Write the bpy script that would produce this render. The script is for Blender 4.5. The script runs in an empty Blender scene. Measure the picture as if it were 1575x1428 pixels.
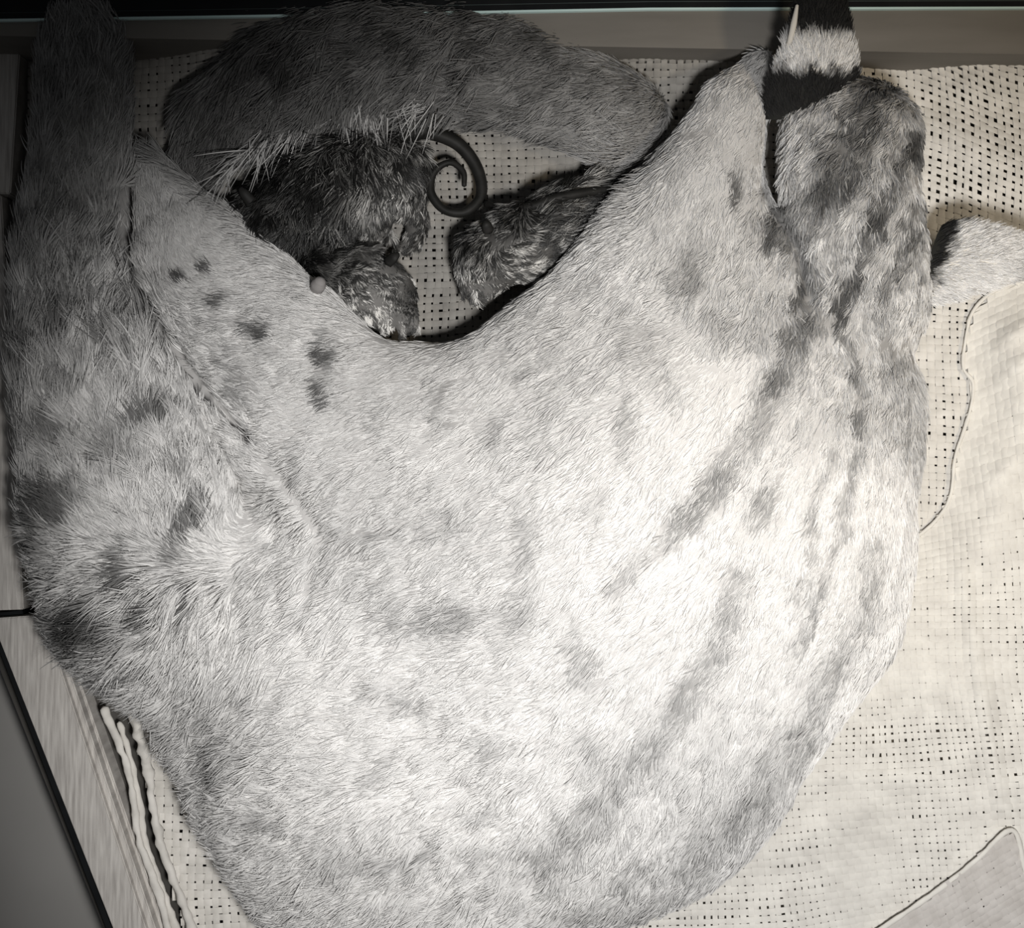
import bpy, math
import numpy as np
from mathutils import Vector, Matrix

rng = np.random.default_rng(16)
scene = bpy.context.scene
col = scene.collection

# ------------------------------------------------------------------ camera, world, lamps, exposure
FPX, CAMZ = 1800.0, 1.0            # focal length in pixels of the 1575 px frame, camera height in metres
cam = bpy.data.cameras.new('camera')
cam.sensor_width = 36.0
cam.lens = 36.0 * FPX / 1575.0
cam.clip_start = 0.01
camo = bpy.data.objects.new('camera', cam)
camo.location = (0, 0, CAMZ)
col.objects.link(camo)
scene.camera = camo

world = bpy.data.worlds.new('world')
scene.world = world
world.use_nodes = True
world.node_tree.nodes['Background'].inputs[0].default_value = (0.95, 0.97, 1.0, 1)
world.node_tree.nodes['Background'].inputs[1].default_value = 0.05


def unp(u, v, z=0.0):
    """A point of the den, given where the reference shows it and how high above the den floor it lies."""
    d = CAMZ - z
    return ((u - 787.5) * d / FPX, (714.0 - v) * d / FPX, z)


def spot(name, loc, aim, power, angle, blend, radius, colour):
    l = bpy.data.lights.new(name, 'SPOT')
    l.energy, l.spot_size, l.spot_blend, l.shadow_soft_size, l.color = power, math.radians(angle), blend, radius, colour
    o = bpy.data.objects.new(name, l)
    o.location = loc
    o.rotation_euler = (Vector(aim) - Vector(loc)).to_track_quat('-Z', 'Y').to_euler()
    col.objects.link(o)
    return o


spot('infrared_lamp', (0.115, -0.150, 0.98), unp(1005, 1015, 0.08), 33.0, 70, 0.55, 0.05, (1.0, 0.988, 0.972))
spot('warm_fill', (0.62, 0.05, 0.95), unp(1590, 430, 0.05), 10.0, 66, 1.0, 0.05, (1.0, 0.84, 0.61))  # added fill that warms and brightens the right side, no such lamp in the den

scene.view_settings.view_transform = 'Standard'
scene.view_settings.look = 'None'
scene.view_settings.exposure = 0.0
scene.view_settings.gamma = 1.0
scene.view_settings.use_curve_mapping = False

# ------------------------------------------------------------------ helpers
TAB = np.random.default_rng(5).random(65536)


def _h(ix, iy, iz):
    return TAB[(ix * 73856093 ^ iy * 19349663 ^ iz * 83492791) & 65535]


def noise(x, y, z=None):
    """Smooth value noise in 0..1 over lattice units."""
    x = np.asarray(x, float); y = np.asarray(y, float)
    z = np.zeros_like(x) if z is None else np.asarray(z, float)
    ix, iy, iz = np.floor(x).astype(np.int64), np.floor(y).astype(np.int64), np.floor(z).astype(np.int64)
    fx, fy, fz = x - ix, y - iy, z - iz
    fx, fy, fz = [f * f * (3 - 2 * f) for f in (fx, fy, fz)]
    r = 0
    for a in (0, 1):
        for b in (0, 1):
            for c in (0, 1):
                w = (fx if a else 1 - fx) * (fy if b else 1 - fy) * (fz if c else 1 - fz)
                r = r + w * _h(ix + a, iy + b, iz + c)
    return r


def to_px(p):
    d = CAMZ - p[:, 2]
    return 787.5 + p[:, 0] * FPX / d, 714.0 - p[:, 1] * FPX / d


def smooth01(x):
    x = np.clip(x, 0, 1)
    return x * x * (3 - 2 * x)


def mesh_from(name, v, f, mat=None, parent=None, smooth=True):
    me = bpy.data.meshes.new(name)
    v = np.asarray(v, np.float32); f = np.asarray(f, np.int32)
    k = f.shape[1]
    me.vertices.add(len(v)); me.vertices.foreach_set('co', v.ravel())
    me.loops.add(f.size); me.loops.foreach_set('vertex_index', f.ravel())
    me.polygons.add(len(f))
    me.polygons.foreach_set('loop_start', np.arange(0, f.size, k, dtype=np.int32))
    me.polygons.foreach_set('loop_total', np.full(len(f), k, np.int32))
    me.update(calc_edges=True)
    me.validate()
    if smooth:
        me.polygons.foreach_set('use_smooth', np.ones(len(me.polygons), bool))
    if mat:
        me.materials.append(mat)
    o = bpy.data.objects.new(name, me)
    col.objects.link(o)
    if parent:
        o.parent = parent
    return o


def tag(o, label=None, cat=None, group=None, kind=None):
    if label: o['label'] = label
    if cat: o['category'] = cat
    if group: o['group'] = group
    if kind: o['kind'] = kind
    return o


def nodes_of(name):
    m = bpy.data.materials.new(name)
    m.use_nodes = True
    nt = m.node_tree
    return m, nt, nt.nodes['Principled BSDF']


def tone_material(name, tint, rough=0.75, spec=0.25):
    """Coat material: the grey value of each hair (or skin point) comes from the attribute 'tone'."""
    m, nt, b = nodes_of(name)
    a = nt.nodes.new('ShaderNodeAttribute'); a.attribute_name = 'tone'
    mul = nt.nodes.new('ShaderNodeVectorMath'); mul.operation = 'MULTIPLY'
    mul.inputs[1].default_value = tint
    nt.links.new(a.outputs['Vector'], mul.inputs[0])
    nt.links.new(mul.outputs[0], b.inputs['Base Color'])
    b.inputs['Roughness'].default_value = rough
    b.inputs['Specular IOR Level'].default_value = spec
    return m


def plain_material(name, c1, c2, scale=20.0, rough=0.8, stretch=(1, 1, 1), bump=0.0, spec=0.2):
    m, nt, b = nodes_of(name)
    tc = nt.nodes.new('ShaderNodeTexCoord')
    mp = nt.nodes.new('ShaderNodeMapping'); mp.inputs['Scale'].default_value = stretch
    n = nt.nodes.new('ShaderNodeTexNoise'); n.inputs['Scale'].default_value = scale; n.inputs['Detail'].default_value = 5
    r = nt.nodes.new('ShaderNodeValToRGB')
    r.color_ramp.elements[0].position = 0.3; r.color_ramp.elements[1].position = 0.7
    r.color_ramp.elements[0].color = (*c1, 1); r.color_ramp.elements[1].color = (*c2, 1)
    nt.links.new(tc.outputs['Object'], mp.inputs[0]); nt.links.new(mp.outputs[0], n.inputs['Vector'])
    nt.links.new(n.outputs['Fac'], r.inputs[0]); nt.links.new(r.outputs[0], b.inputs['Base Color'])
    b.inputs['Roughness'].default_value = rough
    b.inputs['Specular IOR Level'].default_value = spec
    if bump:
        bp = nt.nodes.new('ShaderNodeBump'); bp.inputs['Strength'].default_value = bump; bp.inputs['Distance'].default_value = 0.002
        nt.links.new(n.outputs['Fac'], bp.inputs['Height']); nt.links.new(bp.outputs[0], b.inputs['Normal'])
    return m


def box(name, pts, z0, z1, mat, parent=None, bevel=0.0):
    """Upright prism over a counter-clockwise outline of x, y points."""
    n = len(pts)
    import bmesh
    bm = bmesh.new()
    lo = [bm.verts.new((p[0], p[1], z0)) for p in pts]
    hi = [bm.verts.new((p[0], p[1], z1)) for p in pts]
    bm.faces.new(hi); bm.faces.new(lo[::-1])
    for i in range(n):
        bm.faces.new((lo[i], lo[(i + 1) % n], hi[(i + 1) % n], hi[i]))
    bmesh.ops.recalc_face_normals(bm, faces=bm.faces)
    if bevel:
        bmesh.ops.bevel(bm, geom=list(bm.edges), offset=bevel, segments=2, affect='EDGES')
    me = bpy.data.meshes.new(name); bm.to_mesh(me); bm.free()
    me.materials.append(mat)
    o = bpy.data.objects.new(name, me); col.objects.link(o)
    if parent: o.parent = parent
    return o


def xy(u, v, z):
    p = unp(u, v, z)
    return (p[0], p[1])


def tube(name, pts, radii, mat, parent=None, sides=8, flat=1.0, rough=0.0, dens=6):
    """Swept tube through 3-D points (densely resampled), closed at both ends."""
    pts = np.asarray(pts, float); radii = np.asarray(radii, float)
    t = np.arange(len(pts)); tt = np.linspace(0, len(pts) - 1, (len(pts) - 1) * dens + 1)
    # Catmull-Rom
    P = np.vstack([2 * pts[0] - pts[1], pts, 2 * pts[-1] - pts[-2]])
    i = np.minimum(tt.astype(int), len(pts) - 2); f = (tt - i)[:, None]
    p0, p1, p2, p3 = P[i], P[i + 1], P[i + 2], P[i + 3]
    c = 0.5 * ((2 * p1) + (-p0 + p2) * f + (2 * p0 - 5 * p1 + 4 * p2 - p3) * f ** 2 + (-p0 + 3 * p1 - 3 * p2 + p3) * f ** 3)
    r = np.interp(tt, t, radii)
    d = np.gradient(c, axis=0); d /= np.linalg.norm(d, axis=1, keepdims=True) + 1e-12
    up = np.array([0, 0, 1.0])
    s = np.cross(d, up); s /= np.linalg.norm(s, axis=1, keepdims=True) + 1e-9
    w = np.cross(s, d)
    a = np.linspace(0, 2 * np.pi, sides, endpoint=False)
    v = c[:, None] + r[:, None, None] * (np.cos(a)[None, :, None] * s[:, None] + flat * np.sin(a)[None, :, None] * w[:, None])
    n = len(c)
    if rough:
        q = v / 0.006
        v = v + (v - c[:, None]) * (rough * (noise(q[..., 0], q[..., 1], q[..., 2]) - 0.5) * 2)[..., None]
        v = v + rough * 0.5 * r[:, None, None] * (noise(c[:, 0] / .012, c[:, 1] / .012)[:, None, None] - 0.5)
    v = v.reshape(-1, 3)
    v = np.vstack([v, c[0] - d[0] * r[0] * 0.6, c[-1] + d[-1] * r[-1] * 0.6])
    fs = []
    for k in range(n - 1):
        for j in range(sides):
            a0, a1 = k * sides + j, k * sides + (j + 1) % sides
            fs += [(a0, a1, a1 + sides), (a0, a1 + sides, a0 + sides)]
    for j in range(sides):
        fs.append((n * sides, (j + 1) % sides, j))
        fs.append((n * sides + 1, (n - 1) * sides + j, (n - 1) * sides + (j + 1) % sides))
    return mesh_from(name, v, fs, mat, parent), c, r


# ---- implicit bodies
class Cones:
    """Round cones given as image position, height and radius in pixels at that height; squash flattens them in z."""
    def __init__(self, chain, squash=1.0):
        self.q = squash
        self.p = [np.array(unp(u, v, z)) for u, v, z, r in chain]
        self.r = [r * (CAMZ - z) / FPX for u, v, z, r in chain]

    def dist(self, X, Y, Z):
        best = None
        n = len(self.p)
        for i in range(max(1, n - 1)):
            a, ra = self.p[i], self.r[i]
            b, rb = (self.p[i + 1], self.r[i + 1]) if n > 1 else (a, ra)
            ba = b - a; ba2 = ba.copy(); ba2[2] /= self.q
            L = max(1e-9, float(ba2 @ ba2))
            px, py, pz = X - a[0], Y - a[1], (Z - a[2]) / self.q
            h = np.clip((px * ba2[0] + py * ba2[1] + pz * ba2[2]) / L, 0, 1)
            d = np.sqrt((px - h * ba2[0]) ** 2 + (py - h * ba2[1]) ** 2 + (pz - h * ba2[2]) ** 2) - (ra + (rb - ra) * h)
            best = d if best is None else np.minimum(best, d)
        return best


def smin(a, b, k):
    h = np.clip(0.5 + 0.5 * (b - a) / k, 0, 1)
    return b + (a - b) * h - k * h * (1 - h)


def surface_nets(fun, lo, hi, step):
    ax = [np.arange(l, h_ + step, step) for l, h_ in zip(lo, hi)]
    X, Y, Z = np.meshgrid(*ax, indexing='ij')
    D = fun(X, Y, Z).astype(np.float32)
    nx, ny, nz = D.shape
    S = D < 0
    acc = np.zeros((nx - 1, ny - 1, nz - 1, 3), np.float32); cnt = np.zeros((nx - 1, ny - 1, nz - 1), np.float32)
    corners = [(a, b, c) for a in (0, 1) for b in (0, 1) for c in (0, 1)]
    sl = lambda o: tuple(slice(o[k], (nx, ny, nz)[k] - 1 + o[k]) for k in range(3))
    for c0 in corners:
        for k in range(3):
            if c0[k]: continue
            c1 = list(c0); c1[k] = 1; c1 = tuple(c1)
            d0, d1 = D[sl(c0)], D[sl(c1)]
            m = (d0 < 0) != (d1 < 0)
            t = np.where(m, d0 / np.where(m, d0 - d1, 1), 0)
            for j in range(3):
                acc[..., j] += np.where(m, c0[j] + (t if j == k else 0), 0)
            cnt += m
    act = cnt > 0
    idx = np.full(act.shape, -1, np.int64)
    ijk = np.argwhere(act)
    idx[act] = np.arange(len(ijk))
    pos = acc[act] / cnt[act][:, None] + ijk
    V = pos * step + np.array([a[0] for a in ax])
    F = []
    for k in range(3):
        i, j = [(1, 2), (2, 0), (0, 1)][k]
        s0 = [slice(1, -1)] * 3; s0[k] = slice(0, -1)
        s1 = [slice(1, -1)] * 3; s1[k] = slice(1, None)
        a, b = S[tuple(s0)], S[tuple(s1)]
        e = np.argwhere(a != b)
        fl = a[a != b]
        base = e + 1; base[:, k] -= 1
        def at(di, dj):
            q = base.copy(); q[:, i] -= di; q[:, j] -= dj
            return idx[q[:, 0], q[:, 1], q[:, 2]]
        quad = np.stack([at(1, 1), at(0, 1), at(0, 0), at(1, 0)], 1)
        quad[~fl] = quad[~fl][:, ::-1]
        F.append(quad)
    F = np.vstack(F)
    F = F[(F >= 0).all(1)]
    # relax a little
    for _ in range(2):
        s = np.zeros_like(V); n = np.zeros(len(V))
        for k in range(4):
            a, b = F[:, k], F[:, (k + 1) % 4]
            np.add.at(s, a, V[b]); np.add.at(n, a, 1); np.add.at(s, b, V[a]); np.add.at(n, b, 1)
        V = 0.5 * V + 0.5 * s / n[:, None]
    return V, F


def sample_surface(V, F, n, keep):
    T = np.vstack([F[:, [0, 1, 2]], F[:, [0, 2, 3]]])
    a, b, c = V[T[:, 0]], V[T[:, 1]], V[T[:, 2]]
    N = np.cross(b - a, c - a); A = np.linalg.norm(N, axis=1) + 1e-15
    N = N / A[:, None]
    cen = (a + b + c) / 3
    A = A * keep(cen, N)
    t = rng.choice(len(T), n, p=A / A.sum())
    r1, r2 = np.sqrt(rng.random(n)), rng.random(n)
    P = (1 - r1)[:, None] * a[t] + (r1 * (1 - r2))[:, None] * b[t] + (r1 * r2)[:, None] * c[t]
    # smoothed normals
    VN = np.zeros_like(V)
    for k in range(3):
        np.add.at(VN, T[:, k], N)
    VN /= np.linalg.norm(VN, axis=1, keepdims=True) + 1e-9
    NN = (1 - r1)[:, None] * VN[T[t, 0]] + (r1 * (1 - r2))[:, None] * VN[T[t, 1]] + (r1 * r2)[:, None] * VN[T[t, 2]]
    NN /= np.linalg.norm(NN, axis=1, keepdims=True) + 1e-9
    return P, NN


def make_fur(name, P, N, D, length, lift, width, tone, mat, parent, clump=0.5, clump_size=0.007, K=5, bend=0.5):
    """Hair curves rooted at P, laid along D on the surface, rising by lift and bending back down."""
    n = len(P)
    D = D - (D * N).sum(1, keepdims=True) * N
    D /= np.linalg.norm(D, axis=1, keepdims=True) + 1e-9
    S = np.cross(N, D)
    q = P / clump_size
    j1 = (noise(q[:, 0], q[:, 1], q[:, 2]) - 0.5) * 2
    j2 = (noise(q[:, 0] + 31.7, q[:, 1] - 12.3, q[:, 2] + 7.1) - 0.5) * 2
    r1 = rng.normal(0, 0.22, n)
    d = D + S * (clump * 1.3 * j1 + r1)[:, None]
    d /= np.linalg.norm(d, axis=1, keepdims=True)
    lift = lift * (1 + 0.8 * clump * j2 + rng.normal(0, 0.2, n))
    L = length * (1 + rng.normal(0, 0.18, n) + 0.3 * clump * j2)
    ts = np.linspace(0, 1, K)
    pts = np.empty((n, K, 3), np.float32)
    for k, t in enumerate(ts):
        up = lift * (t - bend * t * t)
        pts[:, k] = P - N * 0.0012 + (d * (t * L)[:, None]) + N * (up * L)[:, None] + S * (0.12 * L * j2 * t * t)[:, None]
    cu = bpy.data.hair_curves.new(name)
    cu.add_curves([K] * n)
    cu.position_data.foreach_set('vector', pts.ravel())
    rad = np.outer(width * (1 + rng.normal(0, 0.15, n)), 1.0 - 0.85 * ts ** 2).astype(np.float32)
    at = cu.attributes.new('radius', 'FLOAT', 'POINT') if 'radius' not in cu.attributes else cu.attributes['radius']
    at.data.foreach_set('value', rad.ravel())
    ta = cu.attributes.new('tone', 'FLOAT', 'CURVE')
    ta.data.foreach_set('value', np.clip(tone, 0.005, 0.95).astype(np.float32))
    cu.materials.append(mat)
    o = bpy.data.objects.new(name, cu)
    col.objects.link(o)
    o.parent = parent
    o['kind'] = 'stuff'
    return o


def idw(u, v, pts, power=3.0):
    """Inverse-distance blend of control values (rows u, v, value...)."""
    pts = np.asarray(pts, float)
    d2 = (u[:, None] - pts[None, :, 0]) ** 2 + (v[:, None] - pts[None, :, 1]) ** 2 + 400.0
    w = d2 ** (-power / 2)
    w /= w.sum(1, keepdims=True)
    return w @ pts[:, 2:]


# ------------------------------------------------------------------ structure: den box and ground
M_ground = plain_material('ground_grey', (0.30, 0.292, 0.278), (0.35, 0.34, 0.325), 6, 0.7)
M_board = plain_material('weathered_ply', (0.40, 0.375, 0.35), (0.66, 0.63, 0.59), 30, 0.7, (14, 1.0, 1), 0.3)
M_wall = plain_material('grey_wall', (0.17, 0.158, 0.14), (0.21, 0.195, 0.175), 9, 0.6, (1, 6, 6))
M_black = plain_material('matte_black', (0.004, 0.005, 0.006), (0.010, 0.011, 0.012), 40, 0.6)
M_pale = plain_material('pale_edging', (0.62, 0.82, 0.80), (0.70, 0.88, 0.86), 30, 0.5)
M_base = plain_material('dark_base_board', (0.05, 0.047, 0.042), (0.09, 0.085, 0.078), 25, 0.9)

G = -0.09
tag(box('floor', [(-1.6, -1.6), (1.6, -1.6), (1.6, 1.6), (-1.6, 1.6)], G - 0.02, G, M_ground),
    'smooth grey ground outside the wooden den box', kind='structure')
RIM = 0.03
base = box('floor', [xy(185, 1500, 0), (0.75, -0.62), (0.75, 0.44), xy(-40, 20, 0), xy(-40, 940, 0)], -0.02, -0.004, M_base)
tag(base, 'dark base board under the burlap of the den', kind='structure')

# left side of the den: a rim board running down to the corner, layered like ply
wl = bpy.data.objects.new('wall_left', None); col.objects.link(wl)
tag(wl, 'weathered pale wooden side boards of the den box', kind='structure')


def strip(name, a0, a1, b0, b1, z, zb, mat, bev=0.001):
    return box(name, [xy(*a0, z), xy(*a1, z), xy(*b1, z), xy(*b0, z)], zb, z, mat, wl, bev)


strip('board', (-14, 952), (178, 1440), (66, 946), (228, 1440), RIM, G, M_board)
strip('ply_layer', (66, 957), (228, 1440), (84, 965), (243, 1440), RIM - 0.006, G, M_board)
strip('ply_layer', (85, 965), (244, 1440), (101, 985), (258, 1440), RIM - 0.016, G, M_board)
strip('gap_shadow_strip', (-11, 975), (168, 1440), (-3, 975), (177, 1440), RIM - 0.006, G, M_black, 0.0)  # black strip standing in for the shadow line beside the board
strip('board', (-70, 300), (-30, 940), (2, 300), (36, 938), RIM, G, M_board)
strip('board', (-90, 20), (-70, 298), (34, 20), (16, 298), RIM, G, M_board)
strip('gap_shadow_strip', (-10, 944), (-10, 950), (34, 939), (36, 945), RIM - 0.012, G, M_black, 0.0)

# back wall at the top of the picture with an added dark cap and pale line standing in for the monitor bezel
WB = 0.072
wb = box('wall_back', [(-0.62, 0.3435), (0.80, 0.318), (0.80, 0.45), (-0.62, 0.45)], G, WB, M_wall)
tag(wb, 'plain grey back wall of the den behind the ears', kind='structure')
yl = lambda u, v, z: xy(u, v, z)
tr = bpy.data.objects.new('bezel_1', None); col.objects.link(tr)
tag(tr, 'black monitor bezel with a pale screen edge line, added on top of the back wall', kind='structure')
PL = [(-120, 34), (525, 24), (1000, 15), (1700, 13)]
for nm, off, th, z0, z1, m in (('pale_edge', 0, 4.0, WB, WB + 0.003, M_pale), ('band', 4.0, 8, WB, WB + 0.004, M_black),
                               ('groove_line', 12.0, 1.4, WB, WB + 0.0035, plain_material('dim_edging', (0.06, 0.08, 0.08), (0.09, 0.11, 0.11), 30)),
                               ('band', 13.4, 60, WB, WB + 0.004, M_black)):
    lo_ = [xy(u, v - off, z1) for u, v in PL]
    hi_ = [xy(u, v - off - th, z1) for u, v in PL]
    box(nm, lo_ + hi_[::-1], z0, z1, m, tr)


# ------------------------------------------------------------------ burlap
def burlap_material(name, c1, c2):
    return plain_material(name, c1, c2, 60, 0.9, (1, 1, 1), 0.0, 0.1)


M_burlap = burlap_material('burlap', (0.60, 0.575, 0.53), (0.76, 0.73, 0.68))
M_burlap2 = burlap_material('fine_burlap', (0.66, 0.635, 0.59), (0.80, 0.775, 0.72))


def in_poly(u, v, poly):
    u = np.asarray(u); v = np.asarray(v)
    c = np.zeros(u.shape, bool)
    n = len(poly)
    for i in range(n):
        x0, y0 = poly[i]; x1, y1 = poly[(i + 1) % n]
        cr = ((y0 > v) != (y1 > v)) & (u < (x1 - x0) * (v - y0) / (y1 - y0 + 1e-12) + x0)
        c ^= cr
    return c


def weave(name, mat, warp_fun, height, poly, ext, pitch, fill, amp=0.0011, parent=None, skip=None):
    """Woven cloth: warp and weft threads passing over and under each other, as real strips.
    warp_fun maps cloth coordinates (pixels) to image pixels; height gives z there; fill the share of the pitch a thread covers."""
    u0, u1, v0, v1 = ext
    U = np.arange(u0, u1, pitch); Vv = np.arange(v0, v1, pitch)
    Vs, Fs, off = [], [], 0
    for axis in (0, 1):
        lines = U if axis == 0 else Vv
        run = Vv if axis == 0 else U
        rr = np.arange(run[0], run[-1], pitch / 2.0)
        k = np.arange(len(rr))
        A, B = np.meshgrid(lines, rr, indexing='ij')
        li = np.arange(len(lines))[:, None]
        jit = (noise(A * 0.31 + 7 * axis, B * 0.021) - 0.5) * pitch * 0.35
        A = A + jit
        ww = []
        for s in (-1, 0, 1):
            a, b = (A, B) if axis == 0 else (B, A)
            fu, fv = warp_fun(a, b)
            fl = fill(fu, fv) * (0.86 + 0.3 * noise(A * 0.9 + 3, B * 0.05 + 11 * axis))
            off_s = s * 0.5 * pitch * fl
            a2, b2 = (A + off_s, B) if axis == 0 else (B, A + off_s)
            fu, fv = warp_fun(a2, b2)
            zz = height(fu, fv)
            wave = np.where((k[None, :] % 2) == 0, np.where(((k[None, :] // 2 + li + axis) % 2) == 0, 1.0, -1.0), 0.0)
            zz = zz + amp * wave + (amp * 0.45 if s == 0 else 0.0)
            d = CAMZ - zz
            ww.append(np.stack([(fu - 787.5) * d / FPX, (714 - fv) * d / FPX, zz], -1))
        W = np.stack(ww, 2)                                   # lines, run, 3, xyz
        a, b = (A, B) if axis == 0 else (B, A)
        fu, fv = warp_fun(a, b)
        ok = in_poly(fu, fv, poly)
        if skip is not None:
            ok &= ~skip(fu, fv)
        nl, nr = ok.shape
        seg = ok[:, :-1] & ok[:, 1:]
        i, j = np.nonzero(seg)
        base_i = (i * nr + j) * 3
        for s in (0, 1):
            q = np.stack([base_i + s, base_i + s + 1, base_i + 3 + s + 1, base_i + 3 + s], 1)
            if axis == 1: q = q[:, ::-1]
            Fs.append(q + off)
        Vs.append(W.reshape(-1, 3)); off += W.size // 3
    V = np.vstack(Vs); F = np.vstack(Fs)
    used = np.unique(F); re = np.full(len(V), -1); re[used] = np.arange(len(used))
    return mesh_from(name, V[used], re[F], mat, parent)


def h_base(u, v):
    z = 0.006 + 0.004 * noise(u / 130.0, v / 130.0) + 0.003 * noise(u / 45.0 + 9, v / 45.0)
    z = z + 0.045 * smooth01((170 - v) / 130.0) * smooth01((u - 150) / 200) + 0.012 * smooth01((u - 1380) / 150.0)
    z = z + 0.010 * np.exp(-((v - (150 + (u - 1330) * 0.45)) / 40.0) ** 2) * smooth01((u - 1250) / 80)
    return z


def w_base(a, b):
    # rows swing round in the corner at the top right, as the cloth is pulled over the edge
    k = smooth01((a - 1250) / 300.0) * smooth01((520 - b) / 200.0)
    fu = a + 10 * (noise(a / 170.0, b / 170.0) - 0.5) * 2
    fv = b + 12 * (noise(a / 190.0 + 5, b / 160.0) - 0.5) * 2 + k * 0.32 * (a - 1330)
    return fu, fv


f_base = lambda u, v: np.where((u > 1300) & (v < 330), 0.66, 0.80) + 0.16 * (noise(u / 70.0, v / 70.0) - 0.35) + np.where(v > 1000, -0.02, 0)
BASEPOLY = [(40, 20), (1720, -40), (1720, 1500), (300, 1500), (280, 1430), (205, 1110), (150, 1040), (60, 940), (44, 500)]
NESTPOLY = [(40, 14), (1150, 2), (1150, 330), (900, 640), (560, 700), (44, 640)]
nest = weave('burlap_shade_mat', burlap_material('nest_shade_burlap', (0.24, 0.228, 0.21), (0.34, 0.325, 0.30)), w_base, lambda u, v: h_base(u, v) + .004, NESTPOLY, (20, 1200, -160, 720), 12.2,
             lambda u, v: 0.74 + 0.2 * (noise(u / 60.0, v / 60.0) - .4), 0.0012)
tag(nest, 'burlap mat under the dark kittens, its grey standing in for the shade of the nest', 'mat')  # added darker cloth: the shade of the nest pit is put into its colour
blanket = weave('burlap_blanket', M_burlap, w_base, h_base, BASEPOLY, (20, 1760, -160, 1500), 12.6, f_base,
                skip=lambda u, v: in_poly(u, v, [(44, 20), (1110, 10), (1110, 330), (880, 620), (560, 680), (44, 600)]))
tag(blanket, 'loosely woven pale burlap under the head of the spotted cat', 'blanket')

# second, finer layer folded over on the right and under the spine
EDGE = [(1580, 432), (1532, 446), (1496, 480), (1484, 530), (1482, 566), (1497, 592), (1490, 640), (1470, 700), (1462, 762), (1440, 800), (1400, 832), (1340, 860)]
TOPPOLY = EDGE + [(1200, 1000), (1000, 1250), (760, 1500), (1720, 1500), (1720, 400)]


def h_top(u, v):
    z = 0.019 + 0.010 * noise(u / 150.0 + 3, v / 150.0) + 0.004 * noise(u / 50.0, v / 60.0)
    z = z + 0.020 * smooth01((u - 1350) / 260.0)
    # soft folds
    for (x0, y0, x1, y1, w, a) in ((1575, 560, 1440, 640, 16, 0.006), (1575, 500, 1500, 560, 12, 0.004), (1480, 880, 1540, 1240, 14, 0.004),
                                   (1180, 1190, 1420, 1200, 18, 0.004), (1575, 700, 1420, 830, 14, 0.003), (1120, 1330, 1330, 1240, 24, 0.004)):
        dx, dy = x1 - x0, y1 - y0; L = math.hypot(dx, dy)
        t = np.clip(((u - x0) * dx + (v - y0) * dy) / L / L, 0, 1)
        dd = np.hypot(u - x0 - t * dx, v - y0 - t * dy)
        z = z + a * np.exp(-(dd / w) ** 2)
    de = np.full(np.shape(u), 1e9)
    for (x0, y0), (x1, y1) in zip(EDGE, EDGE[1:]):                # lies flat on the lower cloth along its free edge
        dx, dy = x1 - x0, y1 - y0
        t = np.clip(((u - x0) * dx + (v - y0) * dy) / (dx * dx + dy * dy), 0, 1)
        de = np.minimum(de, np.hypot(u - x0 - t * dx, v - y0 - t * dy))
    w = smooth01(de / 90.0)
    return w * z + (1 - w) * (h_base(u, v) + 0.0045)


def w_top(a, b):
    k = smooth01((1000 - b) / 450.0)
    fu = a + 14 * (noise(a / 210.0 + 2, b / 210.0) - 0.5) * 2 + 0.10 * (b - 1000)
    fv = b + 14 * (noise(a / 230.0 + 8, b / 200.0) - 0.5) * 2 - (0.06 + 0.40 * k) * (a - 1350)
    return fu, fv


f_top = lambda u, v: 0.88 + 0.14 * smooth01((950 - v) / 300.0) + 0.34 * (noise(u / 95.0 + 4, v / 95.0) - 0.5)
top = weave('burlap_blanket', M_burlap2, w_top, h_top, TOPPOLY, (560, 1800, 200, 1640), 10.6, f_top, 0.0009)
tag(top, 'finer cream burlap layer spread beside the spine of the spotted cat', 'blanket')

# darker corner of cloth turned over at the lower right
FLAP = [(1556, 1277), (1576, 1335), (1600, 1440), (1620, 1520), (1290, 1520), (1340, 1440), (1440, 1372)]
flap = weave('burlap_flap', burlap_material('greyer_burlap', (0.50, 0.47, 0.44), (0.62, 0.59, 0.56)),
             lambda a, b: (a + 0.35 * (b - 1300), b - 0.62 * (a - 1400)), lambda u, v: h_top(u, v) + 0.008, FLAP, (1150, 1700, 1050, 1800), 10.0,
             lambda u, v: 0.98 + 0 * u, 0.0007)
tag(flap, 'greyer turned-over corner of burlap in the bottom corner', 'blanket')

tube('hem', [unp(a, b, float(h_top(np.array([a * 1.]), np.array([b * 1.]))[0]) + .001) for a, b in EDGE], [.0015] * len(EDGE), M_burlap2, top, 8, 0.7, 0.4, 10)
FE = [(1600, 1440), (1576, 1335), (1556, 1277), (1500, 1325), (1440, 1372), (1340, 1440)]
tube('hem', [unp(a, b, float(h_top(np.array([a * 1.]), np.array([b * 1.]))[0]) + .008) for a, b in FE], [.0022] * len(FE), M_burlap2, flap, 8, 0.7, 0.3, 10)
# folded hems along the box side
for pts, r in (([(160, 1090, .020), (186, 1150, .020), (203, 1215, .019), (213, 1290, .020), (236, 1352, .020), (262, 1440, .020)], .0042),
               ([(203, 1098, .022), (224, 1165, .022), (234, 1235, .021), (248, 1300, .022), (272, 1370, .022), (300, 1440, .022)], .0044),
               ([(184, 1112, .013), (206, 1190, .012), (222, 1290, .012), (248, 1370, .013), (275, 1440, .013)], .0035)):
    c = [unp(*p) for p in pts]
    tube('hem', c, [r * (0.6 + 0.5 * rng.random()) for _ in c], M_burlap, blanket, 12, 0.8, 0.55, 16)

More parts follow.
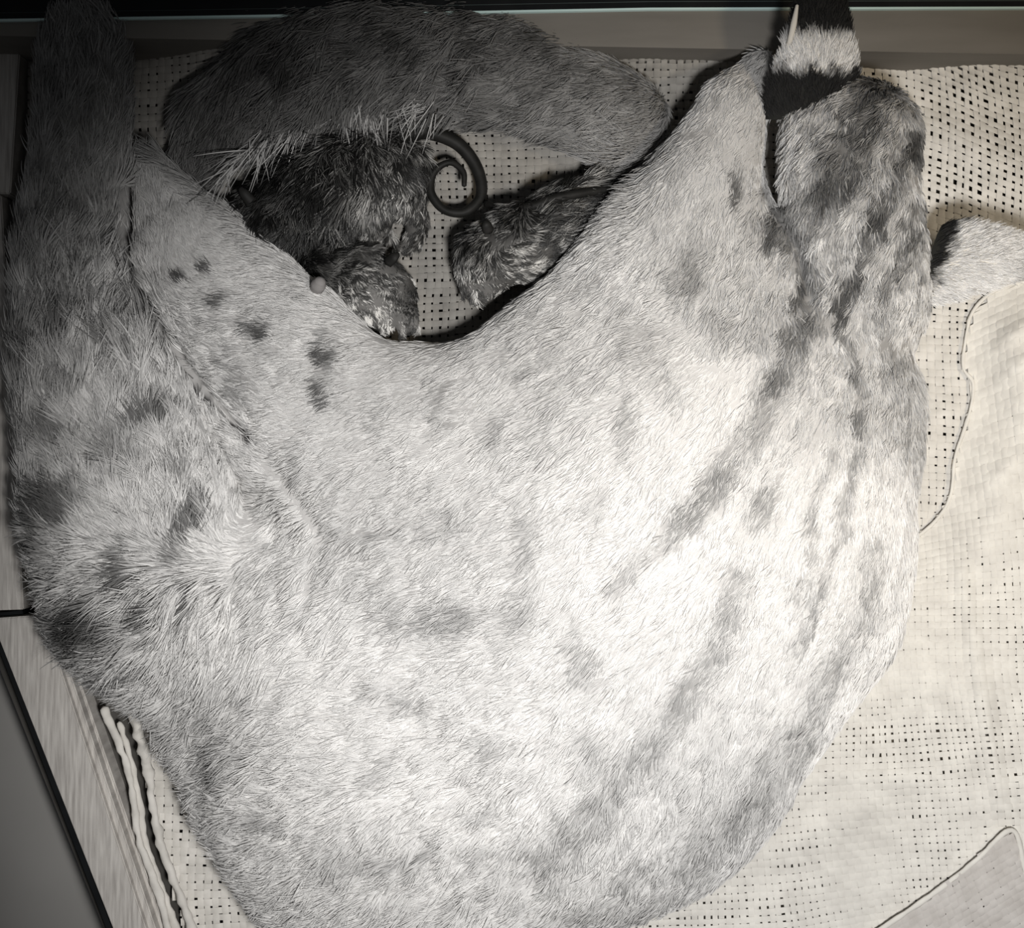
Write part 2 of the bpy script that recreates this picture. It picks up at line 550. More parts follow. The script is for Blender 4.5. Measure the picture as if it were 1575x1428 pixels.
# ------------------------------------------------------------------ the spotted cat
trunk = [Cones([(1290, 470, .070, 135), (1150, 640, .080, 270), (1050, 830, .085, 350)], 0.42),
         Cones([(1050, 830, .085, 350), (880, 1040, .085, 385), (640, 1180, .080, 315)], 0.40),
         Cones([(300, 985, .072, 120), (420, 1000, .074, 170), (640, 1010, .080, 270)], 0.42),
         Cones([(432, 1205, .062, 138), (580, 1330, .066, 195)], 0.42),
         Cones([(335, 790, .050, 70), (350, 850, .058, 85), (520, 900, .068, 150)], 0.5),
         Cones([(640, 640, .050, 112)], 0.7), Cones([(335, 1105, .055, 92), (480, 1150, .060, 150)], 0.5),
         Cones([(720, 795, .068, 258), (880, 650, .068, 185)], 0.46),
         Cones([(880, 650, .068, 185), (1080, 450, .075, 180)], 0.48)]
head = [Cones([(1298, 430, .085, 128), (1300, 300, .105, 112), (1318, 222, .102, 92)], 0.72), Cones([(1318, 222, .095, 90), (1362, 200, .062, 52)], 0.85), Cones([(1262, 215, .100, 68)], 0.72)]
arm = Cones([(1020, 430, .078, 130), (1090, 280, .082, 92), (1132, 165, .083, 58), (1168, 100, .078, 28)], 0.72)
fore = Cones([(960, 190, .045, 72), (800, 108, .045, 88), (600, 92, .048, 98), (450, 128, .050, 98), (345, 185, .042, 68), (300, 262, .030, 36)], 0.62)
thigh = Cones([(132, 60, .060, 70), (128, 200, .062, 72), (112, 400, .066, 84), (150, 580, .072, 126), (196, 780, .078, 160), (232, 920, .080, 150)], 0.55)
leg2 = Cones([(232, 262, .050, 32), (300, 395, .058, 92), (430, 560, .064, 138), (570, 740, .070, 170)], 0.5)
toe = [Cones([(290 + 18 * i, 285 - 6 * i, .026, 15), (286 + 18 * i, 308 - 6 * i, .020, 12)], 0.9) for i in range(3)]
PX = 1.0 / 1950
groin = Cones([(190, 300, .022, 30), (215, 450, .022, 36), (300, 580, .023, 42), (390, 680, .028, 50), (470, 770, .036, 60)], 0.7)   # deep skin between the hind legs


CREASES = [  # picture points, depth, half width in metres: folds where limbs press against the body
    ([(188, 300), (184, 380), (212, 455), (258, 525), (300, 580), (345, 630), (388, 678)], .026, .0048),
    ([(388, 678), (430, 725), (468, 772), (496, 815)], .0095, .0042),
    ([(1190, 185), (1182, 265), (1205, 335), (1232, 385), (1244, 470)], .0125, .0045),
    ([(498, 850), (515, 822), (555, 806), (612, 826)], .007, .0045), ([(496, 815), (486, 870), (482, 925)], .006, .0050),
    ([(372, 880), (368, 960), (330, 1030), (270, 1075)], .007, .006)]


def crease(u, v):
    g = np.zeros(np.shape(u)); near = np.full(np.shape(u), 1e9)
    for pts, a, w in CREASES:
        de = np.full(np.shape(u), 1e9)
        for (x0, y0), (x1, y1) in zip(pts, pts[1:]):
            dx, dy = x1 - x0, y1 - y0
            t = np.clip(((u - x0) * dx + (v - y0) * dy) / (dx * dx + dy * dy), 0, 1)
            de = np.minimum(de, np.hypot(u - x0 - t * dx, v - y0 - t * dy))
        g = np.maximum(g, a * np.exp(-(de * 0.00048 / w) ** 2))
        if a > .01:
            near = np.minimum(near, de)
    return g, near


def cat_sdf(X, Y, Z):
    t = trunk[0].dist(X, Y, Z)
    for c in trunk[1:]:
        t = smin(t, c.dist(X, Y, Z), 60 * PX)
    h = smin(smin(head[0].dist(X, Y, Z), head[1].dist(X, Y, Z), 30 * PX), head[2].dist(X, Y, Z), 30 * PX)
    f = fore.dist(X, Y, Z)
    for c in toe:
        f = smin(f, c.dist(X, Y, Z), 8 * PX)
    d = np.minimum(smin(t, thigh.dist(X, Y, Z), 55 * PX), smin(t, leg2.dist(X, Y, Z), 40 * PX))
    d = np.minimum(d, smin(t, arm.dist(X, Y, Z), 45 * PX))
    d = np.minimum(d, smin(t, h, 30 * PX))
    dd = CAMZ - Z
    d = d + crease(787.5 + X * FPX / dd, 714.0 - Y * FPX / dd)[0]
    d = np.minimum(d, groin.dist(X, Y, Z))
    d = smin(d, f, 10 * PX)
    d = d + 0.0025 * (noise(X * 22, Y * 22, Z * 22) - 0.5)
    return np.maximum(d, 0.012 - Z)


V, F = surface_nets(cat_sdf, (-0.46, -0.47, 0.0), (0.40, 0.44, 0.27), 0.005)
print('cat', len(V))

SPOTS = [  # u, v, half width, half height, tilt (degrees, clockwise on the picture), strength
    (95, 680, 34, 24, 0, .5), (232, 650, 46, 20, -28, .6), (92, 790, 42, 40, 0, .65), (185, 712, 34, 36, 0, .35), (290, 820, 22, 52, 14, .62), (205, 882, 15, 38, 0, .6),
    (150, 962, 52, 42, 0, .75), (240, 930, 15, 42, 0, .6), (297, 905, 9, 36, 12, .65), (60, 845, 28, 28, 0, .5), (195, 1032, 44, 12, -22, .55), (105, 500, 26, 30, 0, .4),
    (32, 560, 22, 36, 0, .45), (170, 520, 18, 40, 0, .35), (215, 470, 26, 50, -20, .45), (60, 440, 16, 40, 0, .3), (275, 745, 12, 40, 25, .4), (30, 700, 14, 50, 0, .45),
    (280, 430, 14, 15, 0, .9), (320, 420, 10, 12, 0, .8), (347, 460, 19, 13, 0, .75), (405, 510, 20, 20, 0, .85), (512, 540, 14, 26, 0, .85), (506, 600, 16, 32, 0, .85),
    (372, 600, 20, 34, 0, .5), (245, 430, 8, 8, 0, .4), (228, 350, 9, 9, 0, .45), (272, 332, 22, 12, 0, .3), (440, 580, 10, 10, 0, .2),
    (468, 700, 10, 50, 0, .32), (684, 620, 17, 46, 8, .42), (770, 662, 22, 30, 0, .42), (590, 640, 14, 34, 0, .25), (694, 800, 34, 24, 0, .3), (695, 950, 58, 38, -10, .5),
    (618, 945, 24, 36, 0, .4), (552, 815, 56, 9, 12, .35), (482, 925, 12, 22, 0, .4), (820, 850, 16, 66, 0, .42), (800, 950, 28, 54, 10, .42), (906, 1010, 24, 60, -15, .42),
    (985, 868, 62, 14, -38, .42), (970, 650, 12, 64, 5, .42), (830, 565, 34, 12, -35, .35), (690, 530, 40, 10, -20, .25), (1182, 762, 20, 36, 20, .55),
    (650, 1080, 38, 18, 10, .42), (585, 1062, 20, 12, 0, .3), (600, 1192, 36, 18, -25, .38), (770, 1150, 26, 22, 0, .38), (765, 1240, 28, 22, 0, .3), (920, 1150, 18, 54, -12, .42),
    (340, 1180, 26, 40, 10, .42), (430, 1270, 32, 14, 10, .45), (655, 1312, 60, 11, -8, .38), (395, 1060, 22, 14, 0, .35), (340, 1090, 22, 10, 0, .3), (930, 770, 16, 20, 0, .3),
    (500, 1180, 20, 18, 0, .2), (520, 1330, 26, 18, 0, .25), (700, 1390, 40, 14, 0, .25), (560, 900, 26, 14, 20, .25), (530, 870, 14, 30, 20, .2),
    (1068, 412, 26, 44, 12, .45), (1010, 520, 40, 30, 0, .25), (920, 440, 40, 16, -30, .3), (1132, 282, 11, 26, 0, .8), (1085, 205, 22, 14, 0, .25), (1100, 150, 18, 10, 0, .2),
    # bands on the foreleg lying across the back
    (450, 82, 50, 40, 20, .6), (555, 110, 24, 44, 25, .5), (640, 62, 44, 20, 0, .5), (745, 72, 30, 26, 0, .6), (720, 150, 40, 12, -25, .5), (860, 60, 34, 14, 0, .5),
    (930, 120, 30, 14, 20, .35), (340, 190, 36, 50, 20, .5), (980, 130, 20, 30, 0, .35), (800, 160, 40, 10, -10, .35), (600, 165, 20, 16, 0, .45)]
STRIPES = [  # polyline, half width, strength
    ([(1238, 470), (1195, 600), (1140, 695), (1085, 772), (1040, 812)], 24, .62), ([(1290, 480), (1318, 560), (1330, 655)], 11, .65), ([(1345, 480), (1382, 560), (1404, 660)], 22, .5),
    ([(1275, 690), (1250, 820), (1238, 905)], 11, .5), ([(1318, 690), (1292, 830), (1262, 920), (1225, 1010)], 10, .55), ([(1145, 880), (1110, 1000), (1040, 1105), (960, 1200), (850, 1310)], 24, .5),
    ([(1355, 830), (1335, 950), (1255, 1090), (1190, 1170)], 20, .5), ([(1240, 1130), (1120, 1270), (1040, 1370), (980, 1430)], 26, .5), ([(1000, 1330), (900, 1420)], 24, .45),
    ([(1390, 640), (1410, 720)], 16, .4), ([(1355, 120), (1320, 200), (1285, 270), (1235, 330), (1190, 345)], 32, .78), ([(1402, 205), (1365, 300), (1320, 400), (1296, 480)], 15, .8),
    ([(1442, 290), (1402, 370), (1365, 430)], 17, .62), ([(1205, 360), (1238, 400), (1242, 440), (1228, 520)], 15, .72), ([(1290, 330), (1270, 420), (1262, 500)], 12, .5),
    ([(1420, 190), (1410, 240)], 14, .6), ([(1100, 480), (1150, 520), (1190, 480)], 20, .25), ([(950, 460), (1000, 540), (1040, 600)], 26, .25)]
TONE = [  # u, v, coat tone; foreleg and upper left leg carry a painted fall-off of light
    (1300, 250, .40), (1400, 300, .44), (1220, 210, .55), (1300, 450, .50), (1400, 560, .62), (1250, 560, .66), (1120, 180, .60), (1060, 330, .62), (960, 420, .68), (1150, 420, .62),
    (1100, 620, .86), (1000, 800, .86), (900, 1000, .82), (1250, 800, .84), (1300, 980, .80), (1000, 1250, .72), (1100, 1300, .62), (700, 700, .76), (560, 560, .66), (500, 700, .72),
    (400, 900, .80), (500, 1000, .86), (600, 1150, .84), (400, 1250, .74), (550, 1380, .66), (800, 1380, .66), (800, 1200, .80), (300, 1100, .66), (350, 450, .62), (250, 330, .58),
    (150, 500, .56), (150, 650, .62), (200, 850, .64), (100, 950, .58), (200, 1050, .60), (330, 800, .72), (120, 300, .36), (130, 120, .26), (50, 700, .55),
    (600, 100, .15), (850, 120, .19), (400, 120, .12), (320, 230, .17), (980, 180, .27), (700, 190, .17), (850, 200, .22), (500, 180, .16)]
COMB = [  # u, v, direction on the picture
    (1340, 180, -.5, 1), (1300, 300, -.3, 1), (1300, 450, -.1, 1), (1400, 400, -.2, 1), (1400, 700, -.25, 1), (1200, 600, -.5, .9), (1100, 700, -.6, .8), (950, 520, -.85, .5),
    (1060, 300, -.4, .9), (1120, 150, -.5, .8), (900, 900, -.7, .6), (1150, 1000, -.5, .85), (700, 1000, -.95, .25), (500, 1150, -1, .1), (600, 1350, -.8, .6), (1000, 1280, -.45, .9),
    (300, 1250, -1, .25), (450, 850, -.7, .5), (750, 720, -.85, .45), (560, 600, -.9, .3), (400, 500, -.95, -.1), (250, 330, -.4, -.9), (110, 450, .05, -1), (60, 560, -.1, -1), (180, 620, -.15, -1),
    (150, 750, -.45, -.7), (290, 780, -.2, -.9), (80, 920, -1, .1), (200, 960, -.9, .35), (300, 980, -.4, .9), (230, 1060, -.8, .5), (130, 200, .2, -1), (130, 320, .25, -.9),
    (600, 90, -.85, .4), (430, 120, -.6, .8), (900, 130, -.95, .35), (430, 220, -.6, .85), (330, 230, -.5, .9), (600, 190, -.2, .9), (740, 180, -.9, .3), (950, 260, -.9, -.4)]


def coat_tone(P, ticked=False):
    u, v = to_px(P)
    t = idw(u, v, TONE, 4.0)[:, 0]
    soft = 1 - 0.12 * smooth01((u - 380) / 120.0) * smooth01((v - 480) / 200.0)   # paler marks on the flank
    # a ragged edge for each mark
    du = 16 * (noise(u / 16.0, v / 16.0, P[:, 2] * 60) - 0.5) + 14 * (noise(u / 38.0 + 5, v / 38.0) - 0.5)
    dv = 16 * (noise(u / 16.0 + 40, v / 16.0, P[:, 2] * 60) - 0.5) + 14 * (noise(u / 38.0 + 15, v / 38.0) - 0.5)
    uu, vv = u + du, v + dv
    dark = np.zeros(len(u))
    for (a, b, ru, rv, an, s) in SPOTS:
        m = (abs(uu - a) < 2.2 * max(ru, rv)) & (abs(vv - b) < 2.2 * max(ru, rv))
        if not m.any(): continue
        c, sn = math.cos(math.radians(an)), math.sin(math.radians(an))
        x, y = uu[m] - a, vv[m] - b
        r = np.sqrt(((x * c + y * sn) / ru) ** 2 + ((-x * sn + y * c) / rv) ** 2)
        dark[m] = np.maximum(dark[m], s * smooth01((1.6 - r) / 1.2))
    for pts, w, s in STRIPES:
        for (x0, y0), (x1, y1) in zip(pts, pts[1:]):
            dx, dy = x1 - x0, y1 - y0; L2 = dx * dx + dy * dy
            k = np.clip(((uu - x0) * dx + (vv - y0) * dy) / L2, 0, 1)
            dd = np.hypot(uu - x0 - k * dx, vv - y0 - k * dy)
            br = 0.55 + 0.6 * noise(u / 30.0, v / 30.0)
            dark = np.maximum(dark, np.minimum(1, s * br) * smooth01((1.5 - dd / w) / 1.0))
    dark = np.clip(dark * soft * (1 + 0.22 * smooth01((360 - u) / 60.0) * smooth01((v - 400) / 60.0)), 0, 1)
    if ticked:                                   # marks are a mixture of dark and pale hairs
        q = noise(u / 5.0, v / 5.0, P[:, 2] * 200)
        dark = dark * np.where(q < 0.25 + 0.75 * dark, 1.15, 0.45)
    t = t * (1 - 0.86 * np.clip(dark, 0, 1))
    grizzle = smooth01((620 - v) / 250.0) * smooth01((u - 1150) / 120.0)
    t = t * (1 + (0.10 + 0.5 * grizzle) * (noise(u / 7.0, v / 7.0, P[:, 2] * 150) - 0.5) * 2)
    return np.clip(t, 0.02, 0.93)


M_fur = tone_material('pale_coat', (1.0, 0.985, 0.965), 0.8, 0.12)
M_skin = tone_material('pale_skin', (0.82, 0.80, 0.78), 0.9, 0.1)
cat = mesh_from('spotted_cat', V, F, M_skin)
ta = cat.data.attributes.new('tone', 'FLOAT', 'POINT')
ta.data.foreach_set('value', coat_tone(np.asarray(cat.data.vertices and V)).astype(np.float32) if len(cat.data.vertices) == len(V) else np.full(len(cat.data.vertices), .6, np.float32))
tag(cat, 'large pale spotted cat with striped neck lying curled around dark newborn kittens', 'cat')


def keep_cat(c, n):
    u, v = to_px(c)
    return ((n[:, 2] > -0.35) & (u > -90) & (u < 1660) & (v > -60) & (v < 1580)).astype(float) * (0.45 + 0.55 * np.clip(n[:, 2], 0, 1)) * np.where((crease(u, v)[1] < 3.5) | ((crease(u, v)[1] < 16) & (c[:, 2] < .058)), 0.02, 1.0)


NH = 280000
P, N = sample_surface(V, F, NH, keep_cat)
u, v = to_px(P)
dirs = idw(u, v, COMB, 3.5)
D = np.stack([dirs[:, 0], -dirs[:, 1], np.zeros(NH)], 1)
LEN = [(1300, 250, .009), (1300, 450, .010), (1100, 700, .012), (900, 1000, .014), (600, 1200, .016), (300, 1200, .017), (150, 480, .022), (150, 800, .018), (180, 1000, .022),
       (300, 380, .009), (420, 520, .010), (600, 600, .011), (600, 100, .020), (850, 130, .018), (430, 230, .026), (560, 190, .026), (330, 220, .020), (1100, 200, .009), (1000, 400, .011), (950, 250, .020), (130, 150, .016), (1000, 1300, .013)]
length = idw(u, v, LEN, 4.0)[:, 0]
lift = idw(u, v, [(1300, 250, .5), (1300, 450, .45), (1100, 700, .24), (900, 1000, .24), (600, 1100, .26), (300, 1200, .38), (150, 480, .5), (150, 800, .45), (300, 380, .42), (250, 300, .45), (400, 480, .36), (600, 600, .28),
                  (600, 100, .5), (1100, 200, .3), (1000, 1350, .36), (600, 1400, .36)], 4.0)[:, 0]
clump = idw(u, v, [(1300, 250, .7), (1300, 450, .6), (1100, 700, .3), (900, 1000, .35), (600, 1100, .4), (300, 1200, .5), (150, 480, .8), (150, 800, .7), (300, 380, .3), (600, 600, .35),
                   (600, 100, .8), (1100, 200, .35), (1000, 1350, .5), (600, 1400, .5)], 4.0)[:, 0]
dn = D / (np.linalg.norm(D, axis=1, keepdims=True) + 1e-9)
across, along = P[:, 0] * dn[:, 1] - P[:, 1] * dn[:, 0], P[:, 0] * dn[:, 0] + P[:, 1] * dn[:, 1]
amp = idw(u, v, [(1300, 250, .32), (1300, 450, .28), (1100, 700, .07), (900, 1000, .09), (600, 1100, .12), (300, 1200, .2), (120, 470, .95), (60, 540, .8), (200, 490, .85), (150, 700, .3), (150, 950, .4),
                 (300, 380, .06), (600, 600, .1), (600, 100, .6), (420, 150, .6), (850, 130, .55), (1100, 200, .1), (1000, 1350, .22), (600, 1400, .2), (130, 150, .4)], 4.0)[:, 0]
strand = 1 + amp * (0.65 * noise(across / 0.0019, along / 0.013) + 0.35 * noise(across / 0.005 + 4, along / 0.02) - 0.5) * 2.6
strand = np.clip(strand, 0.15, 1.7)
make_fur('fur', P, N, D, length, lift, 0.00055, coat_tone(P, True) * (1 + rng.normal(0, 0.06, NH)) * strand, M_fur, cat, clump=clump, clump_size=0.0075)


# long guard hairs hanging from the foreleg over the kittens
ng = 210
gu = np.concatenate([rng.normal(c, w, ng // 6) for c, w in ((365, 14), (405, 16), (450, 20), (552, 12), (575, 26), (650, 18))])
gv = np.interp(gu, [340, 430, 520, 600, 690], [262, 200, 172, 168, 168]) + rng.normal(0, 9, ng)
gP = np.array([unp(a, b, .074) for a, b in zip(gu, gv)])
gd = np.stack([np.interp(gu, [340, 450, 545, 570, 690], [-.35, -.8, -.15, .1, -.9]) + rng.normal(0, .22, ng), -np.ones(ng), np.zeros(ng)], 1)
make_fur('guard_hair', gP, np.tile([0, 0, 1.0], (ng, 1)), gd, rng.uniform(.012, .040, ng), 0.12, 0.00042, rng.uniform(.1, .62, ng) ** 1.2, M_fur, cat, clump=0.8, clump_size=0.010, K=6, bend=1.4)


tube('teat', [unp(486, 446, .078), unp(490, 438, .086), unp(493, 432, .091)], [.0055, .006, .004], plain_material('teat_skin', (.24, .225, .22), (.30, .285, .28), 60), cat, 14)

# ears: tall cupped shells, black at the base, a white bar, dark tip
def ear_material(name, stops):
    m, nt, b = nodes_of(name)
    a = nt.nodes.new('ShaderNodeAttribute'); a.attribute_name = 'along'
    n = nt.nodes.new('ShaderNodeTexNoise'); n.inputs['Scale'].default_value = 160
    ad = nt.nodes.new('ShaderNodeMath'); ad.operation = 'MULTIPLY_ADD'; ad.inputs[1].default_value = 0.05
    r = nt.nodes.new('ShaderNodeValToRGB')
    while len(r.color_ramp.elements) < len(stops): r.color_ramp.elements.new(0.5)
    for e, (p, c) in zip(r.color_ramp.elements, stops):
        e.position = p; e.color = (*c, 1)
    nt.links.new(n.outputs['Fac'], ad.inputs[0]); nt.links.new(a.outputs['Fac'], ad.inputs[2])
    nt.links.new(ad.outputs[0], r.inputs[0]); nt.links.new(r.outputs[0], b.inputs['Base Color'])
    b.inputs['Roughness'].default_value = 0.85; b.inputs['Specular IOR Level'].default_value = 0.15
    return m


BLK, WHT = (0.022, 0.022, 0.02), (0.74, 0.71, 0.66)


def ear(basepix, basez, tippix, tipz, halfw, cup, mname, stops, normal_tilt, taper, shear=0.0, skew=0.0):
    mat = ear_material(mname, stops)
    a, t = np.array(unp(*basepix, basez)), np.array(unp(*tippix, tipz))
    ax = t - a; L = np.linalg.norm(ax); ax /= L
    up = np.array([0, 0, 1.0]) + np.array(normal_tilt)
    side = np.cross(ax, up); side /= np.linalg.norm(side)
    nrm = np.cross(side, ax)
    ns, nt_ = 28, 22
    s = np.linspace(0, 1, ns); w = np.linspace(-1, 1, nt_)
    S, W = np.meshgrid(s, w, indexing='ij')
    prof = np.interp(S, *taper) * halfw
    ang = W * 1.25
    off = prof[..., None] * (np.sin(ang)[..., None] * side / math.sin(1.25)) + (cup * prof * (np.cos(ang) - 1))[..., None] * nrm
    off = off + (shear * prof * W * (1 - S))[..., None] * ax
    outer = a + ax * (S * L)[..., None] + off + nrm * (0.012 * np.sin(S * 2.4))[..., None]
    inner = outer - nrm * 0.0016 * (1 - 0.5 * S[..., None])
    n1 = ns * nt_
    Vv = np.vstack([outer.reshape(-1, 3), inner.reshape(-1, 3)])
    f = []
    for i in range(ns - 1):
        for j in range(nt_ - 1):
            q = [i * nt_ + j, i * nt_ + j + 1, (i + 1) * nt_ + j + 1, (i + 1) * nt_ + j]
            f.append(q); f.append([x + n1 for x in q[::-1]])
    rim = [i * nt_ for i in range(ns)] + [(ns - 1) * nt_ + j for j in range(1, nt_)] + [i * nt_ + nt_ - 1 for i in range(ns - 2, -1, -1)]
    for p, q in zip(rim, rim[1:]):
        f.append([p, q, q + n1, p + n1])
    o = mesh_from('ear', Vv, f, mat, cat)
    nh = 9000
    hs, hw = rng.random(nh) ** 0.9, rng.uniform(-1, 1, nh)
    pr = np.interp(hs, *taper) * halfw
    an = hw * 1.25
    pp = a + ax * (hs * L)[:, None] + pr[:, None] * np.sin(an)[:, None] * side / math.sin(1.25) + (cup * pr * (np.cos(an) - 1))[:, None] * nrm + nrm * (0.012 * np.sin(hs * 2.4))[:, None] + (shear * pr * hw * (1 - hs))[:, None] * ax
    nn = np.cos(an)[:, None] * nrm + np.sin(an)[:, None] * side - (0.012 * 2.4 * np.cos(2.4 * hs) / L)[:, None] * ax
    nn /= np.linalg.norm(nn, axis=1, keepdims=True)
    dd = ax[None] + 0.55 * hw[:, None] * side
    tn = np.interp(hs + skew * hw + 0.10 * noise(pp[:, 0] * 200, pp[:, 1] * 200), [p_ for p_, c_ in stops], [c_[0] for p_, c_ in stops])
    make_fur('fur', pp, nn, dd, np.full(nh, .008), 0.55, 0.0004, tn * (1 + rng.normal(0, .1, nh)), M_fur, o, clump=0.3, clump_size=0.004, K=4)
    al = o.data.attributes.new('along', 'FLOAT', 'POINT')
    al.data.foreach_set('value', np.concatenate([(S + skew * W).ravel(), (S + skew * W).ravel()]).astype(np.float32))
    return o


T1 = ([0, .2, .45, .7, .88, 1], [1.12, 1.08, .84, .62, .40, .10])
e1 = ear((1256, 182), .114, (1262, -45), .150, .031, .8, 'ear_back_upright', [(0, BLK), (.33, BLK), (.39, WHT), (.54, WHT), (.62, BLK), (1, BLK)], (0, -.4, 0), T1, 0.0, 0.03)
e1['label'] = 'upright ear, black backed with a white bar'
tube('ear_edge', [unp(1208, 84, .128), unp(1215, 62, .138), unp(1221, 36, .145), unp(1226, 8, .15)], [.0012, .0022, .0024, .0012], plain_material('pale_ear_edge', (.6, .57, .52), (.7, .67, .62)), e1, 8, 0.8)
T2 = ([0, .12, .4, .7, .9, 1], [.98, 1.0, .80, .48, .22, .04])
e2 = ear((1428, 402), .098, (1625, 396), .122, .031, .5, 'ear_back_sideways', [(0, BLK), (.11, BLK), (.18, WHT), (.66, WHT), (.84, (.14, .135, .125)), (1, (.06, .06, .055))], (0.3, 0, 0), T2, -0.36, 0.05)
e2['label'] = 'sideways ear, white bar with a grey tip'

# ------------------------------------------------------------------ kittens
M_dark = tone_material('dark_kitten_coat', (1.0, 0.98, 0.94), 0.45, 0.5)
M_dsk = tone_material('kitten_skin', (1.0, 0.97, 0.93), 0.7, 0.3)
M_dskin = plain_material('dark_kitten_skin', (0.008, 0.008, 0.007), (0.02, 0.019, 0.018), 90, 0.6)


def kitten(label, cones, k, tone_pts, comb, n, length, tail=None, ears=(), skin_lo=None):
    def sdf(X, Y, Z):
        d = cones[0].dist(X, Y, Z)
        for c in cones[1:]:
            d = smin(d, c.dist(X, Y, Z), k * PX)
        return np.maximum(d, 0.012 - Z)
    pts = np.array([p for c in cones for p in c.p]); rad = max(r for c in cones for r in c.r)
    V, F = surface_nets(sdf, pts.min(0) - rad - .01, pts.max(0) + rad + .01, 0.0025)
    o = mesh_from('kitten', V, F, M_dsk)
    vu, vv = to_px(V)
    at = o.data.attributes.new('tone', 'FLOAT', 'POINT')
    if len(o.data.vertices) == len(V):
        at.data.foreach_set('value', (0.7 * idw(vu, vv, tone_pts, 4.0)[:, 0]).astype(np.float32))
    tag(o, label, 'kitten', 'newborn kittens in the nest')
    P, N = sample_surface(V, F, n, lambda c, nn: (nn[:, 2] > -.3).astype(float))
    u, v = to_px(P)
    d = idw(u, v, comb, 3.5)
    D = np.stack([d[:, 0], -d[:, 1], np.zeros(n)], 1)
    t = idw(u, v, tone_pts, 4.0)[:, 0]
    dn = D / (np.linalg.norm(D, axis=1, keepdims=True) + 1e-9)
    across, along = P[:, 0] * dn[:, 1] - P[:, 1] * dn[:, 0], P[:, 0] * dn[:, 0] + P[:, 1] * dn[:, 1]
    streak = 0.7 * noise(across / 0.0022, along / 0.012) + 0.3 * noise(across / 0.006 + 9, along / 0.010)
    t = t * (0.25 + 4.2 * smooth01((streak - 0.46) / 0.35)) * (1 + rng.normal(0, 0.2, n))
    make_fur('fur', P, N, D, np.maximum(.0045, idw(u, v, length, 4.0)[:, 0]), 0.6, 0.00042, t, M_dark, o, clump=0.9, clump_size=0.006)
    if tail:
        tube('tail', [unp(*p[:3]) for p in tail], [p[3] * PX for p in tail], M_dskin, o, 8)
    for e in ears:
        tube('ear', [unp(*p[:3]) for p in e], [p[3] * PX for p in e], M_dskin, o, 8, 0.5)
    return o


kitten('black-backed kitten with a long curling tail, biggest dark body beside the pale hind leg',
       [Cones([(425, 345, .045, 62), (500, 300, .050, 78), (575, 275, .050, 72), (618, 262, .042, 48)], 0.7),
        Cones([(420, 350, .048, 58), (398, 372, .040, 34)], 0.8),
        Cones([(622, 305, .034, 30), (642, 345, .028, 17), (632, 378, .024, 13)], 1.0),
        Cones([(560, 340, .035, 34), (590, 388, .030, 24)], 1.0)],
       22, [(400, 350, .018), (430, 270, .02), (500, 260, .06), (470, 380, .02), (560, 250, .09), (600, 300, .15), (590, 380, .15), (650, 260, .08), (650, 350, .12), (520, 340, .05)],
       [(400, 350, -.3, .9), (480, 260, -.2, 1), (560, 300, -.1, 1), (640, 250, .3, .9), (600, 370, -.2, 1)], 16000, [(400, 300, .012), (520, 280, .017), (640, 270, .010), (650, 370, .006)],
       tail=[(612, 214, .056, 12), (652, 203, .050, 12), (702, 220, .044, 11), (733, 258, .040, 10), (740, 300, .040, 9), (716, 326, .042, 8), (682, 322, .044, 7), (662, 294, .045, 7), (668, 264, .046, 6),
             (692, 250, .047, 5), (712, 264, .048, 5), (714, 286, .048, 4)],
       ears=[[(388, 312, .070, 11), (376, 298, .074, 8), (370, 290, .074, 4)]])
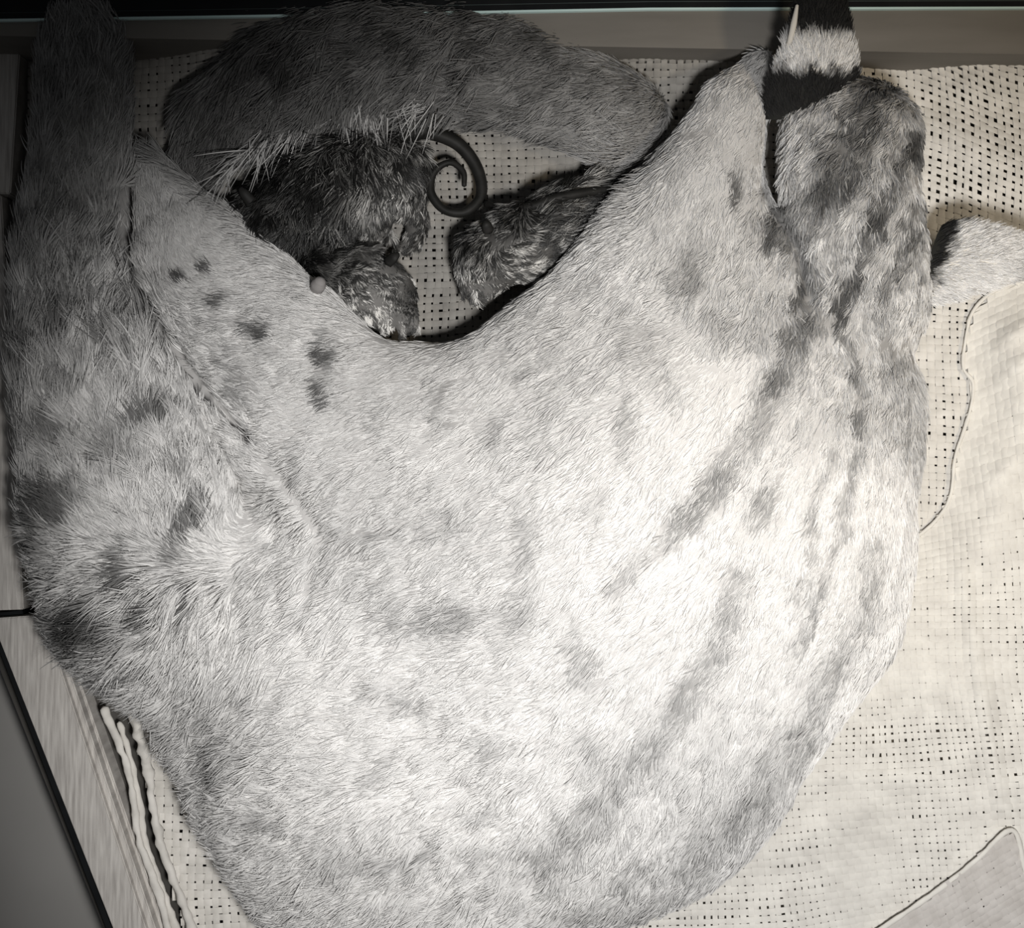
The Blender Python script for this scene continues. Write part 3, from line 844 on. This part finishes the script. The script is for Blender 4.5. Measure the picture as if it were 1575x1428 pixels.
kitten('small kitten nuzzling the belly fur, paw spread, below the black-backed one',
       [Cones([(500, 418, .046, 40), (555, 432, .046, 58), (590, 455, .044, 50)], 0.8),
        Cones([(600, 450, .044, 34), (622, 480, .048, 20), (630, 500, .050, 13)], 1.0),
        Cones([(570, 462, .050, 30), (590, 490, .056, 16)], 1.0)] + [Cones([(a, 478, .060, 9), (b, c, .058, 6.5)], 1.0) for a, b, c in ((598, 590, 508), (616, 618, 514), (632, 640, 506))],
       14, [(490, 410, .03), (540, 400, .05), (560, 440, .22), (600, 440, .20), (606, 478, .10), (590, 500, .40), (604, 500, .05), (618, 506, .40), (629, 500, .05), (638, 500, .34), (640, 460, .05), (590, 470, .30)],
       [(490, 410, .9, .2), (560, 400, .8, .4), (620, 430, .5, .9), (580, 490, .1, 1), (630, 490, .1, 1)], 9000, [(500, 410, .010), (560, 430, .006), (610, 470, .004), (620, 505, .002), (590, 500, .002)],
       ears=[[(596, 404, .072, 9), (606, 396, .075, 8), (613, 391, .075, 4)]])
kitten('grey-flanked kitten resting against the chest fur, farthest along toward the foreleg of the mother',
       [Cones([(755, 392, .055, 50), (800, 375, .058, 60), (860, 345, .056, 52), (915, 308, .050, 34)], 0.75),
        Cones([(745, 400, .058, 46), (728, 428, .052, 26)], 0.85),
        Cones([(735, 420, .035, 18), (722, 446, .030, 12)], 1.0),
        Cones([(765, 430, .056, 20), (752, 448, .058, 12)], 1.0),
        Cones([(716, 428, .050, 8), (712, 456, .044, 5)], 1.0), Cones([(730, 436, .054, 8), (728, 464, .050, 5.5)], 1.0), Cones([(746, 440, .058, 8), (742, 464, .054, 5.5)], 1.0),
        Cones([(860, 330, .040, 20), (930, 296, .034, 13), (962, 288, .032, 9)], 1.0)],
       14, [(720, 380, .02), (712, 446, .06), (720, 450, .4), (728, 452, .1), (736, 455, .4), (744, 452, .1), (780, 350, .05), (790, 400, .20), (770, 430, .12), (840, 330, .05), (850, 390, .10), (900, 330, .04), (900, 300, .10), (950, 290, .06)],
       [(720, 390, -.5, .9), (760, 340, -.8, .5), (800, 400, .9, -.1), (860, 340, 1, -.35), (930, 300, 1, -.3), (740, 440, 0, 1)], 12000, [(740, 400, .008), (725, 455, .002), (745, 458, .002), (800, 400, .006), (850, 320, .012), (930, 300, .014)],
       tail=[(962, 288, .060, 6), (915, 294, .070, 7), (860, 304, .076, 8), (810, 320, .072, 8), (772, 326, .058, 7), (748, 312, .044, 6)],
       ears=[[(752, 356, .078, 9), (748, 346, .082, 8), (746, 340, .082, 4)]])
